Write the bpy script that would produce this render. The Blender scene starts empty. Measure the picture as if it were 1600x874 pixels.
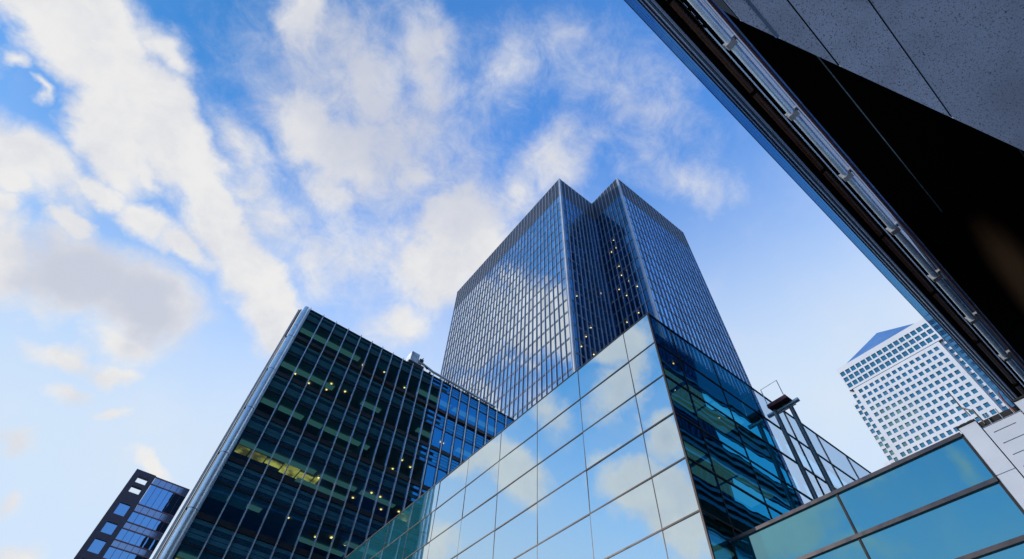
import bpy, math, random
from mathutils import Matrix, Vector
random.seed(7)
R = math.radians
SC = bpy.context.scene
COL = SC.collection

# ------------------------------------------------------------------ camera
F_PX, YAW, PITCH, ROLL, SHIFT = 810.074, 0.959147, 0.908917, 0.062082, 42.324
fw = Vector((math.cos(PITCH)*math.cos(YAW), math.cos(PITCH)*math.sin(YAW), math.sin(PITCH)))
rt = Vector((math.sin(YAW), -math.cos(YAW), 0))
up = rt.cross(fw)
r_ = rt*math.cos(ROLL)+up*math.sin(ROLL)
u_ = -rt*math.sin(ROLL)+up*math.cos(ROLL)
EYE = Vector((0, 0, 1.6))
cam = bpy.data.cameras.new('camera')
co = bpy.data.objects.new('camera', cam)
COL.objects.link(co)
M = Matrix((r_, u_, -fw)).transposed().to_4x4()
M.translation = EYE
co.matrix_world = M
cam.sensor_width = 36
cam.lens = F_PX*36/1600
cam.shift_y = SHIFT/1600
cam.clip_end = 6000
SC.camera = co

def proj(p):
    d = Vector(p)-EYE
    k = d.dot(fw)
    if k <= 0: return None
    return 800+F_PX*d.dot(r_)/k, 437+SHIFT-F_PX*d.dot(u_)/k

# ------------------------------------------------------------------ sky and sun
SUN_AZ, SUN_EL = 140.0, 17.0          # degrees from +X, counter-clockwise
SC.view_settings.view_transform = 'Standard'
SC.view_settings.look = 'None'
SC.view_settings.gamma = 1
SC.view_settings.use_curve_mapping = False
SC.view_settings.exposure = 0.415
W = bpy.data.worlds.new('World')
SC.world = W
W.use_nodes = True
nt = W.node_tree
nt.nodes.clear()

class NT:
    """short hand for node graphs"""
    def __init__(s, t): s.t = t
    def n(s, kind, **kw):
        x = s.t.nodes.new('ShaderNode'+kind)
        for k, v in kw.items():
            if k.startswith('_'): x.inputs[int(k[1:]) if k[1:].isdigit() else k[1:]].default_value = v
            else: setattr(x, k, v)
        return x
    def put(s, sock, v):
        if hasattr(v, 'links') or isinstance(v, bpy.types.NodeSocket): s.t.links.new(v, sock)
        else: sock.default_value = v
    def m(s, op, a, b=0.0, c=None, clamp=False):
        x = s.t.nodes.new('ShaderNodeMath'); x.operation = op; x.use_clamp = clamp
        s.put(x.inputs[0], a); s.put(x.inputs[1], b)
        if c is not None: s.put(x.inputs[2], c)
        return x.outputs[0]
    def v(s, op, a, b=(0, 0, 0), sc=None):
        x = s.t.nodes.new('ShaderNodeVectorMath'); x.operation = op
        s.put(x.inputs[0], a); s.put(x.inputs[1], b)
        if sc is not None: s.put(x.inputs['Scale'], sc)
        return x.outputs['Value'] if op in ('LENGTH', 'DOT_PRODUCT', 'DISTANCE') else x.outputs[0]
    def rng(s, a, lo, hi, t0=0.0, t1=1.0, smooth=True):
        x = s.t.nodes.new('ShaderNodeMapRange')
        x.interpolation_type = 'SMOOTHSTEP' if smooth else 'LINEAR'
        s.put(x.inputs[0], a); s.put(x.inputs[1], lo); s.put(x.inputs[2], hi); s.put(x.inputs[3], t0); s.put(x.inputs[4], t1)
        return x.outputs[0]
    def mix(s, f, a, b, mode='MIX'):
        x = s.t.nodes.new('ShaderNodeMix'); x.data_type = 'RGBA'; x.blend_type = mode
        s.put(x.inputs[0], f); s.put(x.inputs[6], a); s.put(x.inputs[7], b)
        return x.outputs[2]
    def noise(s, vec, scale, detail=4, rough=.5, dist=0.0, col=False):
        x = s.t.nodes.new('ShaderNodeTexNoise')
        s.put(x.inputs['Vector'], vec)
        x.inputs['Scale'].default_value = scale; x.inputs['Detail'].default_value = detail
        x.inputs['Roughness'].default_value = rough; x.inputs['Distortion'].default_value = dist
        return x.outputs['Color' if col else 'Fac']

g = NT(nt)
sky = g.n('TexSky', sky_type='NISHITA', sun_disc=False)
sky.sun_elevation = R(SUN_EL)
sky.sun_rotation = R(90-SUN_AZ)
sky.air_density = 1.0; sky.dust_density = 0.05; sky.ozone_density = 2.5
d = g.n('TexCoord').outputs['Generated']
sep = g.n('SeparateXYZ'); nt.links.new(d, sep.inputs[0])
X, Y, Z = sep.outputs
zp = g.m('ADD', g.m('MAXIMUM', Z, 0.0), 1.0)
comb = g.n('CombineXYZ')
g.put(comb.inputs[0], g.m('DIVIDE', X, zp)); g.put(comb.inputs[1], g.m('DIVIDE', Y, zp))
q = comb.outputs[0]                        # stereographic sky coordinate
# ragged edges: warp the sky coordinate with two octaves of noise
w1 = g.v('SUBTRACT', g.noise(q, 7, 3, .55, col=True), (.5, .5, .5))
w2 = g.v('SUBTRACT', g.noise(q, 26, 4, .6, col=True), (.5, .5, .5))
qw = g.v('ADD', g.v('ADD', q, g.v('SCALE', w1, sc=.055)), g.v('SCALE', w2, sc=.036))
flat = g.v('MULTIPLY', qw, (1, 1, 0))
# every cloud bank: a tapered stroke across the sky (x, y, radius) to (x, y, radius), density, greyness
CLOUDS = [(-0.307, 0.222, 0.041, -0.26, 0.258, 0.041, 1.2, 0),
          (-0.26, 0.258, 0.041, -0.229, 0.261, 0.045, 1.2, 0),
          (-0.229, 0.261, 0.045, -0.205, 0.289, 0.04, 1.2, 0),
          (-0.205, 0.289, 0.04, -0.16, 0.318, 0.038, 1.2, 0),
          (-0.16, 0.318, 0.038, -0.109, 0.351, 0.038, 1.2, 0),
          (-0.109, 0.351, 0.038, -0.058, 0.391, 0.041, 1.2, 0),
          (-0.058, 0.391, 0.041, -0.016, 0.422, 0.05, 1.2, 0),
          (-0.016, 0.422, 0.05, 0.015, 0.439, 0.025, 1.2, 0),
          (-0.194, 0.247, 0.027, -0.167, 0.269, 0.018, 0.75, 0),
          (-0.204, 0.383, 0.008, -0.188, 0.391, 0.011, 0.95, 0),
          (-0.188, 0.391, 0.011, -0.154, 0.392, 0.018, 0.95, 0),
          (-0.154, 0.392, 0.018, -0.119, 0.406, 0.021, 0.95, 0),
          (-0.119, 0.406, 0.021, -0.08, 0.421, 0.025, 0.95, 0),
          (-0.157, 0.359, 0.014, -0.14, 0.37, 0.015, 0.8, 0),
          (-0.237, 0.409, 0.018, -0.221, 0.412, 0.015, 0.95, 0),
          (-0.225, 0.432, 0.016, -0.225, 0.432, 0.016, 0.9, 0),
          (-0.218, 0.441, 0.02, -0.19, 0.511, 0.03, 1.0, 0.25),
          (-0.189, 0.426, 0.013, -0.173, 0.429, 0.017, 1.0, 0),
          (-0.178, 0.474, 0.048, -0.133, 0.463, 0.048, 1.15, 0.55),
          (-0.133, 0.463, 0.048, -0.087, 0.478, 0.04, 1.15, 0.55),
          (-0.115, 0.512, 0.03, -0.088, 0.51, 0.024, 0.8, 0.3),
          (-0.102, 0.187, 0.032, -0.112, 0.155, 0.03, 0.85, 0.2),
          (-0.071, 0.17, 0.056, -0.041, 0.191, 0.059, 0.66, 0.8),
          (-0.041, 0.191, 0.059, -0.007, 0.214, 0.068, 0.66, 0.8),
          (-0.033, 0.13, 0.043, 0.012, 0.149, 0.035, 0.6, 0.75),
          (0.012, 0.149, 0.035, 0.019, 0.18, 0.044, 0.6, 0.75),
          (-0.072, 0.247, 0.038, -0.044, 0.258, 0.046, 0.92, 0.2),
          (-0.044, 0.258, 0.046, -0.002, 0.256, 0.036, 0.92, 0.2),
          (0.03, 0.252, 0.034, 0.053, 0.209, 0.031, 0.62, 0.3),
          (-0.039, 0.285, 0.032, 0.001, 0.291, 0.032, 0.7, 0.3),
          (-0.12, 0.289, 0.026, -0.09, 0.305, 0.033, 0.55, 0.4),
          (-0.09, 0.305, 0.033, -0.065, 0.331, 0.039, 0.55, 0.4),
          (-0.065, 0.331, 0.039, -0.038, 0.335, 0.035, 0.55, 0.4),
          (-0.011, 0.359, 0.033, 0.028, 0.377, 0.035, 0.6, 0.3),
          (0.044, 0.273, 0.038, 0.058, 0.317, 0.032, 0.5, 0.4),
          (0.081, 0.265, 0.052, 0.103, 0.241, 0.049, 1.0, 0.15),
          (0.089, 0.316, 0.05, 0.124, 0.287, 0.064, 1.0, 0.1),
          (0.124, 0.287, 0.064, 0.135, 0.245, 0.046, 1.0, 0.1),
          (0.119, 0.349, 0.044, 0.103, 0.385, 0.034, 0.65, 0.2),
          (0.126, 0.212, 0.039, 0.127, 0.163, 0.037, 0.5, 0.3),
          (-0.076, 0.204, 0.104, 0.074, 0.228, 0.12, 0.58, 0.9),
          (-0.059, 0.355, 0.076, 0.146, 0.304, 0.089, 0.5, 0.35),
          (0.105, 0.073, 0.072, 0.225, 0.05, 0.06, 0.36, 0.8),
          (0.058, 0.144, 0.053, 0.055, 0.074, 0.049, 0.34, 0.5),
          (0.055, 0.074, 0.049, 0.093, 0.043, 0.038, 0.34, 0.5),
          (0.139, 0.12, 0.054, 0.135, 0.153, 0.043, 0.6, 0.45),
          (0.261, 0.06, 0.033, 0.233, 0.073, 0.04, 0.42, 0.4),
          (0.185, 0.027, 0.037, 0.183, 0.064, 0.039, 0.34, 0.4),
          (0.058, 0.144, 0.047, 0.061, 0.082, 0.044, 0.36, 0.4),
          (-0.225, 0.33, 0.009, -0.189, 0.34, 0.013, 0.75, 0),
          (-0.265, 0.313, 0.015, -0.258, 0.316, 0.009, 0.75, 0),
          (-0.245, 0.329, 0.008, -0.235, 0.336, 0.006, 0.65, 0),
          (-0.167, 0.543, 0.012, -0.108, 0.549, 0.017, 0.8, 0),
          (-0.108, 0.549, 0.017, -0.077, 0.536, 0.012, 0.8, 0),
          (-0.133, 0.578, 0.01, -0.099, 0.576, 0.011, 0.75, 0),
          (-0.083, 0.58, 0.009, -0.067, 0.567, 0.007, 0.65, 0),
          (-0.15, 0.628, 0.018, -0.133, 0.629, 0.013, 0.8, 0),
          (-0.051, 0.595, 0.009, 0.001, 0.613, 0.014, 0.8, 0),
          (-0.096, 0.72, 0.024, -0.071, 0.717, 0.013, 0.8, 0),
          (-0.117, 0.674, 0.014, -0.106, 0.683, 0.01, 0.6, 0),
          (-0.23, 0.453, 0.03, -0.279, 0.43, 0.034, 1.3, 0),
          (-0.279, 0.43, 0.034, -0.344, 0.428, 0.034, 1.3, 0),
          (-0.323, 0.227, 0.04, -0.345, 0.303, 0.035, 0.9, 0.35),
          (-0.404, 0.264, 0.03, -0.413, 0.285, 0.031, 0.95, 0.3),
          (-0.411, 0.357, 0.033, -0.46, 0.326, 0.042, 1.35, 0),
          (-0.46, 0.326, 0.042, -0.507, 0.335, 0.035, 1.35, 0),
          (-0.302, 0.533, 0.029, -0.268, 0.564, 0.03, 1.15, 0),
          (-0.278, 0.325, 0.027, -0.331, 0.365, 0.026, 0.6, 0.2),
          (-0.164, 0.364, 0.032, -0.205, 0.302, 0.038, 1.5, 0),
          (-0.205, 0.302, 0.038, -0.263, 0.263, 0.038, 1.5, 0),
          (-0.197, 0.397, 0.036, -0.251, 0.384, 0.037, 1.0, 0),
          (-0.546, 0.298, 0.039, -0.571, 0.207, 0.032, 1.3, 0.0),
          (-0.562, 0.174, 0.019, -0.556, 0.116, 0.021, 0.75, 0.1),
          (-0.58, 0.078, 0.014, -0.617, 0.085, 0.014, 0.5, 0.2),
          (-0.601, 0.23, 0.024, -0.627, 0.176, 0.016, 0.6, 0.2),
          (-0.53, 0.093, 0.023, -0.536, 0.078, 0.022, 0.9, 0)]
dens = None; grey = None
for ax, ay, ar, bx, by, br, wt, gr in CLOUDS:
    L = math.hypot(bx-ax, by-ay); rad = (ar+br)/2*1.15
    mp = g.n('Mapping', vector_type='TEXTURE', _Location=((ax+bx)/2, (ay+by)/2, 0), _Rotation=(0, 0, math.atan2(by-ay, bx-ax)), _Scale=(rad+L*.5, rad, 1))
    nt.links.new(flat, mp.inputs['Vector'])
    f = g.m('MULTIPLY_ADD', g.v('LENGTH', mp.outputs[0]), -wt, wt)
    dens = f if dens is None else g.m('SMOOTH_MAX', dens, f, .12)
    if gr > 0:
        fg = g.m('MULTIPLY', f, gr)
        grey = fg if grey is None else g.m('MAXIMUM', grey, fg)
fb = g.noise(q, 11, 8, .6, .4)
fine = g.noise(q, 30, 9, .70, .4)
tex = g.m('ADD', g.m('MULTIPLY', g.m('SUBTRACT', fb, .5), .70), g.m('MULTIPLY', g.m('SUBTRACT', fine, .5), .72))
tex = g.m('MULTIPLY', tex, g.rng(dens, -.3, .75, .45, 1.05))
veil = g.rng(g.m('ADD', g.noise(q, 3.1, 5, .55), g.m('MULTIPLY', g.m('SUBTRACT', fb, .5), .5)), .42, .78, 0, .30)
cover = g.rng(g.m('ADD', dens, tex), .02, .66)
cover = g.m('MAXIMUM', g.m('MULTIPLY', cover, .97), veil)
thick = g.rng(g.m('ADD', g.m('MAXIMUM', grey, 0.0), g.m('MULTIPLY', g.m('SUBTRACT', g.noise(q, 16, 5, .55), .5), .5)), .05, .5)
shade = g.mix(thick, (4.35, 4.3, 4.22, 1), (2.95, 3.1, 3.6, 1))
shade = g.mix(g.rng(g.noise(qw, 14, 7, .6), .36, .70, 0, .55), shade, (2.95, 3.1, 3.6, 1))
tint = g.mix(1.0, sky.outputs[0], g.mix(g.rng(X, -.4, .35), (.38, .95, 1.32, 1), (.95, 1.75, 2.5, 1)), 'MULTIPLY')
# air near the horizon: pale
low = g.rng(g.m('SUBTRACT', Z, g.m('ADD', g.m('MULTIPLY', X, .26), g.m('MULTIPLY', Y, .15))), .36, .84, 1.0, 0.0)
clear = g.mix(g.m('MULTIPLY', low, .95), tint, (3.3, 3.95, 4.7, 1))
allc = g.mix(cover, clear, shade)
bg = g.n('Background', _1=.15); nt.links.new(allc, bg.inputs[0])
out = g.n('OutputWorld'); nt.links.new(bg.outputs[0], out.inputs[0])
W.cycles.sampling_method = 'MANUAL'
W.cycles.sample_map_resolution = 512

sd = bpy.data.lights.new('sun', 'SUN'); sd.energy = 2.0; sd.angle = R(.55); sd.color = (1, .9, .78)
so = bpy.data.objects.new('sun', sd); COL.objects.link(so)
sv = Vector((math.cos(R(SUN_EL))*math.cos(R(SUN_AZ)), math.cos(R(SUN_EL))*math.sin(R(SUN_AZ)), math.sin(R(SUN_EL))))
so.rotation_euler = sv.to_track_quat('Z', 'Y').to_euler()
so.location = (0, 0, 300)
SC.cycles.max_bounces = 10
SC.cycles.glossy_bounces = 6
SC.cycles.transparent_max_bounces = 16
SC.cycles.caustics_reflective = False
SC.cycles.caustics_refractive = False

# ------------------------------------------------------------------ materials
def mat(name):
    m = bpy.data.materials.new(name); m.use_nodes = True
    m.node_tree.nodes.clear()
    return m, NT(m.node_tree)

def out_surf(k, s):
    o = k.n('OutputMaterial'); k.t.links.new(s, o.inputs[0])

def solid(name, c, rough=.5, metal=0.0, var=.12, vscale=1.5, spec=.5, bump=0.0):
    """painted / metal / stone with uneven tone and gloss"""
    m, k = mat(name)
    tc = k.n('TexCoord').outputs['Object']
    if var <= 0:                               # clean factory finish
        p = k.n('BsdfPrincipled', _Metallic=metal, _Roughness=rough); p.inputs['Base Color'].default_value = c+(1,)
        p.inputs['Specular IOR Level'].default_value = spec
        out_surf(k, p.outputs[0]); return m
    nz = k.noise(tc, vscale, 6, .6)
    col = k.mix(k.rng(nz, .3, .7, 0, 1), tuple(x*(1-var) for x in c)+(1,), tuple(min(1, x*(1+var)) for x in c)+(1,))
    p = k.n('BsdfPrincipled', _Metallic=metal)
    p.inputs['Specular IOR Level'].default_value = spec
    k.put(p.inputs['Base Color'], col)
    k.put(p.inputs['Roughness'], k.rng(k.noise(tc, vscale*2.3, 4), .3, .7, max(0, rough-.08), min(1, rough+.08)))
    if bump:
        b = k.n('Bump', _Strength=1.0, _Distance=bump); k.put(b.inputs['Height'], k.noise(tc, vscale*6, 5))
        k.t.links.new(b.outputs[0], p.inputs['Normal'])
    out_surf(k, p.outputs[0])
    return m

def glass(name, tint, f0, rough=.0, trans=None, body=(.01, .02, .03), wave=0.0, wscale=.6, dirt=.04, vary=.0, power=5.0):
    """architectural glass: a coated reflection that grows towards grazing, over a tinted see-through or a dark opaque body"""
    m, k = mat(name)
    lw = k.n('LayerWeight', _Blend=.5)
    fac = k.m('MULTIPLY_ADD', k.m('POWER', lw.outputs['Facing'], power), 1-f0, f0, clamp=True)
    tc = k.n('TexCoord').outputs['Object']
    gl = k.n('BsdfGlossy', _Roughness=rough)
    rnd = k.n('NewGeometry').outputs['Random Per Island']
    tcol = tint+(1,)
    if vary:
        tcol = k.mix(k.m('MULTIPLY', rnd, vary), tint+(1,), tuple(x*.35 for x in tint)+(1,))
    k.put(gl.inputs['Color'], tcol)
    if wave:
        oi = k.n('ObjectInfo').outputs['Random']
        vec = k.v('ADD', tc, k.v('SCALE', (17, 31, 11), sc=k.m('ADD', oi, rnd)))
        b = k.n('Bump', _Strength=1.0, _Distance=wave); k.put(b.inputs['Height'], k.noise(vec, wscale, 2, .4))
        k.t.links.new(b.outputs[0], gl.inputs['Normal'])
    if trans is None:
        base = k.n('BsdfDiffuse'); base.inputs[0].default_value = body+(1,)
    else:
        base = k.n('BsdfTransparent'); base.inputs[0].default_value = trans+(1,)
    mx = k.n('MixShader'); k.put(mx.inputs[0], fac)
    k.t.links.new(base.outputs[0], mx.inputs[1]); k.t.links.new(gl.outputs[0], mx.inputs[2])
    s = mx.outputs[0]
    if dirt:                                   # a thin film of grime, streaked downwards
        df = k.n('BsdfDiffuse'); df.inputs[0].default_value = (.35, .36, .36, 1)
        st = k.noise(k.v('MULTIPLY', tc, (3, 3, .35)), 1.6, 5, .6)
        m2 = k.n('MixShader'); k.put(m2.inputs[0], k.rng(st, .35, .8, 0, dirt))
        k.t.links.new(s, m2.inputs[1]); k.t.links.new(df.outputs[0], m2.inputs[2]); s = m2.outputs[0]
    out_surf(k, s)
    return m

def lamp(name, c, e):
    m, k = mat(name)
    x = k.n('Emission', _Strength=e); x.inputs[0].default_value = c+(1,)
    out_surf(k, x.outputs[0]); return m

def granite(name):
    m, k = mat(name)
    tc = k.n('TexCoord').outputs['Object']
    n1 = k.noise(tc, 48, 3, .75)
    n2 = k.noise(tc, 95, 2, .6)
    big = k.noise(tc, 1.1, 5, .6)
    c = k.mix(k.rng(n2, .4, .62), (.36, .48, .70, 1), (.56, .68, .92, 1))
    c = k.mix(k.rng(n1, .55, .65), c, (.045, .06, .10, 1))
    c = k.mix(k.rng(k.noise(k.n('ObjectInfo').outputs['Random'], 7, 1), .3, .7, 0, .3), c, (.10, .13, .2, 1))
    c = k.mix(k.rng(big, .35, .7, 0, .45), c, (.17, .20, .28, 1))
    p = k.n('BsdfPrincipled', _Roughness=.45); k.put(p.inputs['Base Color'], c)
    out_surf(k, p.outputs[0]); return m

MT = {}
MT['ground'] = solid('paving', (.40, .41, .42), .8, var=.2, vscale=.4)
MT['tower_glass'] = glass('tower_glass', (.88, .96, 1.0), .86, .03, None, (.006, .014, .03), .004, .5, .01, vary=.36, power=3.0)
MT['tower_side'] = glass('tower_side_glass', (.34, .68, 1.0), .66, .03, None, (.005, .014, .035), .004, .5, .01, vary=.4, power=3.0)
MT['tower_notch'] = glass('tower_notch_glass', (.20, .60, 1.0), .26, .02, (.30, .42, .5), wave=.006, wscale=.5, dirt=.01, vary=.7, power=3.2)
MT['tower_fin'] = solid('tower_fin_metal', (.46, .57, .76), .35, .3, vscale=.3)
MT['tower_trim'] = solid('tower_corner_metal', (.48, .54, .64), .35, .2, vscale=.3)
MT['tower_dark'] = solid('tower_recess', (.02, .028, .04), .6)
MT['tower_band'] = solid('tower_floor_band', (.09, .13, .21), .35, .3, vscale=.3)
MT['tower_crown'] = solid('tower_louvre', (.06, .085, .13), .5, .2)
MT['lb_glass'] = glass('office_glass', (.05, .46, 1.0), .34, .0, (.36, .80, .84), wave=.003, wscale=.5, dirt=.015)
MT['lb_slat'] = glass('spandrel_slat', (.05, .46, 1.0), .30, .02, None, (.05, .19, .24), dirt=.03)
MT['lb_slat_dark'] = glass('spandrel_slat_dark', (.05, .46, 1.0), .30, .02, None, (.012, .06, .085), dirt=.02)
MT['lb_back'] = solid('office_spandrel', (.07, .14, .17), .4, .2)
MT['lb_fin'] = solid('office_fin_metal', (.84, .90, .97), .35, .6, vscale=.6)
MT['lb_frame'] = solid('office_dark_frame', (.018, .022, .028), .4)
MT['lb_tube'] = solid('column_white_metal', (.80, .88, .97), .32, .65, vscale=.5)
MT['lb_white'] = solid('white_cladding', (.74, .74, .74), .4)
MT['lb_ceiling'] = solid('office_ceiling', (.30, .36, .36), .8)
MT['lb_wall'] = solid('office_inner_wall', (.14, .16, .15), .8)
MT['lb_blind'] = solid('office_blind', (.22, .25, .26), .8, vscale=4)
MT['lamp_spot'] = lamp('ceiling_spot', (1, .40, .13), 3.6)
MT['lamp_room'] = lamp('lit_room', (1, .50, .10), .8)
k = NT(MT['lamp_room'].node_tree); e_ = [n for n in k.t.nodes if n.type == 'EMISSION'][0]
k.put(e_.inputs['Strength'], k.rng(k.noise(k.n('TexCoord').outputs['Object'], .55, 3, .6), .32, .68, .12, .95))
MT['ceiling_fill'] = lamp('added_office_fill_light', (.62, 1, .92), .095)
MT['lamp_pav'] = lamp('pavilion_ceiling_panel', (.40, 1, .86), .11)
MT['lamp_tower'] = lamp('tower_spot', (1, .58, .22), 6)
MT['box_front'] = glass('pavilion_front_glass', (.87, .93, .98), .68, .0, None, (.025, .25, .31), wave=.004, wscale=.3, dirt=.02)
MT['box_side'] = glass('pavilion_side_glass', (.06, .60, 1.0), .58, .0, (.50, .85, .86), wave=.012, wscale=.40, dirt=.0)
MT['box_screen'] = glass('screen_glass', (.55, .8, 1.0), .10, .0, (.70, .84, 1.0), wave=.01, wscale=.4, dirt=.02)
MT['box_frame'] = solid('bronze_frame', (.045, .036, .036), .4, .5)
MT['box_inner'] = solid('pavilion_inner', (.14, .30, .31), .7, vscale=.7, var=.5)
MT['teal'] = glass('annex_glass', (.34, .76, .86), .40, .01, None, (.0, .085, .14), .002, .3, .015)
MT['teal_dark'] = glass('annex_dark_glass', (.05, .45, .62), .30, .01, None, (.0, .07, .11), .002, .3, .03)
MT['rail'] = solid('annex_rail', (.085, .075, .08), .35, .6)
MT['panel'] = solid('white_panel', (.58, .65, .76), .45, .05, var=.05, vscale=.8)
MT['joint'] = solid('dark_joint', (.012, .012, .014), .7)
MT['steel'] = solid('teal_grey_steel', (.24, .32, .35), .4, .4)
MT['chrome'] = solid('bright_steel', (.6, .62, .65), .25, .8)
MT['ocs_wall'] = solid('stainless_cladding', (.66, .69, .74), .5, .05, var=.06, vscale=.05)
MT['ocs_glass'] = glass('skyscraper_glass', (.42, .76, .84), .40, .03, None, (.03, .11, .13), .004, .3, .03, vary=.55)
MT['ocs_roof'] = solid('pyramid_steel', (.07, .20, .46), .4, .1, vscale=.05)
MT['small_frame'] = solid('purple_grey_panel', (.045, .04, .07), .5)
MT['small_glass'] = glass('blue_office_glass', (.22, .52, 1.0), .66, .01, None, (.01, .03, .08), .005, .3, .02, vary=.5)
MT['small_spandrel'] = glass('pale_spandrel', (.36, .54, .88), .5, .08, None, (.06, .09, .16), 0, dirt=.05, vary=.35)
MT['small_line'] = solid('reddish_trim', (.16, .07, .08), .5)
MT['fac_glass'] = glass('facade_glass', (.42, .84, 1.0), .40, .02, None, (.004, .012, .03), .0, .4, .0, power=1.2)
MT['fac_dimmed'] = glass('facade_dimmed_glass', (.10, .30, .5), .05, .02, None, (.003, .008, .016), .0, .4, .0, power=3)  # facade glass copy, reflection dimmed so the finned office mirrors it dark
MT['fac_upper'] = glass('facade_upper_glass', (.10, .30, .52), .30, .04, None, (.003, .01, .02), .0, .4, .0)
MT['fac_metal'] = solid('facade_blue_metal', (.022, .062, .15), .4, .2, var=0)
MT['fac_dark'] = solid('facade_dark', (.006, .007, .009), .6, var=0, spec=.1)
MT['fac_ledge'] = solid('facade_ledge', (.16, .26, .42), .35, .2, var=0)
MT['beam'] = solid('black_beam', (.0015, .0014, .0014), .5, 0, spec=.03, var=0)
MT['brown'] = solid('brown_conduit', (.05, .02, .011), .35, .4)
MT['pipe'] = solid('white_pipe', (.62, .78, 1.0), .22, .5)
MT['bracket'] = solid('grey_bracket', (.30, .30, .31), .5)
MT['frost'] = solid('frosted_glass', (.33, .46, .74), .25, .0, var=0)
MT['strip'] = glass('clear_strip_glass', (.35, .60, 1.0), .30, .0, None, (.006, .01, .03), .002, .3, .01)
MT['upstand'] = glass('upstand_glass', (.62, .82, 1.0), .5, .0, None, (.006, .01, .03), .0, dirt=.02)
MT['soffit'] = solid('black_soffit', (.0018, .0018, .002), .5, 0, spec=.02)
MT['reveal'] = solid('blue_reveal', (.09, .16, .22), .3, .5)
MT['warm_reflection'] = solid('reflection_brown', (.05, .03, .018), .5, var=.5, vscale=.35)
m_, k = mat('painted_warm_reflection')  # soft brown ellipse: a warm reflection painted into the soffit colour
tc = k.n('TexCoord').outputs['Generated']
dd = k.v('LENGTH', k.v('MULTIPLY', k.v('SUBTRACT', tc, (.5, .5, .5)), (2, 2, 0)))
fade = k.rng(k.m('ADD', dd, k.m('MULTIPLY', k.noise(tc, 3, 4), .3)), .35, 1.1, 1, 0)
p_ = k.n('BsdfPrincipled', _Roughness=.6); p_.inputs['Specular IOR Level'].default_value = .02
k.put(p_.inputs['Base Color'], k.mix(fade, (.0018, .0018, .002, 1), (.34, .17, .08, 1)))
out_surf(k, p_.outputs[0]); MT['warm_reflection'] = m_
MT['granite'] = granite('grey_granite')
MT['red'] = solid('red_paint', (.14, .015, .02), .5)

# ------------------------------------------------------------------ builders
class MB:
    def __init__(s): s.v = []; s.f = []
    def box(s, x0, x1, y0, y1, z0, z1):
        if x0 > x1: x0, x1 = x1, x0
        if y0 > y1: y0, y1 = y1, y0
        if z0 > z1: z0, z1 = z1, z0
        n = len(s.v)
        s.v += [(x0, y0, z0), (x1, y0, z0), (x1, y1, z0), (x0, y1, z0), (x0, y0, z1), (x1, y0, z1), (x1, y1, z1), (x0, y1, z1)]
        s.f += [tuple(n+i for i in t) for t in ((0, 3, 2, 1), (4, 5, 6, 7), (0, 1, 5, 4), (1, 2, 6, 5), (2, 3, 7, 6), (3, 0, 4, 7))]
        return s
    def poly(s, pts):
        n = len(s.v); s.v += [tuple(p) for p in pts]; s.f.append(tuple(range(n, n+len(pts)))); return s
    def prism(s, pts, z0, z1):
        n = len(s.v); k = len(pts)
        s.v += [(x, y, z0) for x, y in pts]+[(x, y, z1) for x, y in pts]
        s.f.append(tuple(n+i for i in reversed(range(k)))); s.f.append(tuple(n+k+i for i in range(k)))
        for i in range(k):
            j = (i+1) % k; s.f.append((n+i, n+j, n+k+j, n+k+i))
        return s
    def tube(s, a, b, r, seg=14, r2=None):
        a = Vector(a); b = Vector(b); r2 = r if r2 is None else r2
        ax = (b-a).normalized(); u = ax.orthogonal().normalized(); w = ax.cross(u); n = len(s.v)
        for c, q_ in ((a, r), (b, r2)):
            for i in range(seg):
                t = 2*math.pi*i/seg; s.v.append(tuple(c+q_*(math.cos(t)*u+math.sin(t)*w)))
        for i in range(seg):
            j = (i+1) % seg; s.f.append((n+i, n+j, n+seg+j, n+seg+i))
        s.f.append(tuple(n+i for i in reversed(range(seg)))); s.f.append(tuple(n+seg+i for i in range(seg)))
        return s
    def mesh(s, name, off=(0, 0, 0)):
        me = bpy.data.meshes.new(name)
        me.from_pydata([(x-off[0], y-off[1], z-off[2]) for x, y, z in s.v], [], s.f); me.update(); return me

def put(name, mb, m, parent=None, kind=None, smooth=False, origin=None):
    """one mesh object; coordinates in the mesh builder are world coordinates (or the parent's, if the parent is turned)"""
    o0 = Vector(parent.get('o', (0, 0, 0))) if parent else Vector((0, 0, 0))
    org = Vector(origin) if origin else o0
    me = mb.mesh(name, org); me.materials.append(MT[m])
    if smooth:
        for p in me.polygons: p.use_smooth = True
        if hasattr(me, 'set_sharp_from_angle'): me.set_sharp_from_angle(angle=R(40))
    o = bpy.data.objects.new(name, me); COL.objects.link(o)
    o.location = org-o0
    if parent: o.parent = parent
    if kind: o['kind'] = kind
    return o

def thing(name, label, cat, loc=(0, 0, 0), rz=0.0, group=None, local=False):
    o = bpy.data.objects.new(name, None); COL.objects.link(o)
    o.empty_display_size = 1; o.location = loc; o.rotation_euler = (0, 0, rz)
    o['label'] = label; o['category'] = cat; o['o'] = (0.0, 0.0, 0.0) if local else tuple(float(x) for x in loc)
    if group: o['group'] = group
    return o

def hidden(p):
    """is a facade point outside the frame or behind the nearer buildings"""
    s = proj(p)
    if s is None or not (-5 < s[0] < 1605 and -5 < s[1] < 879): return True
    d = Vector(p)-EYE
    def cut(axis, c):
        t = (c-EYE[axis])/d[axis] if abs(d[axis]) > 1e-6 else -1
        return EYE+d*t if 0 < t < .98 else None
    h = cut(0, 14.6)
    if h and h.y > 9.05 and h.z < 22: return True
    h = cut(1, 9.05)
    if h and 14.6 < h.x < 24 and h.z < 21.8: return True
    h = cut(1, 52.8)
    if h and h.x > 2 and h.z < 56.2: return True
    h = cut(0, 15.85)
    if h and h.y < 9.05 and h.z < 10.8: return True
    if d.y/d.z < .008+.026*d.x/d.z-.02: return True
    return False

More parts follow.
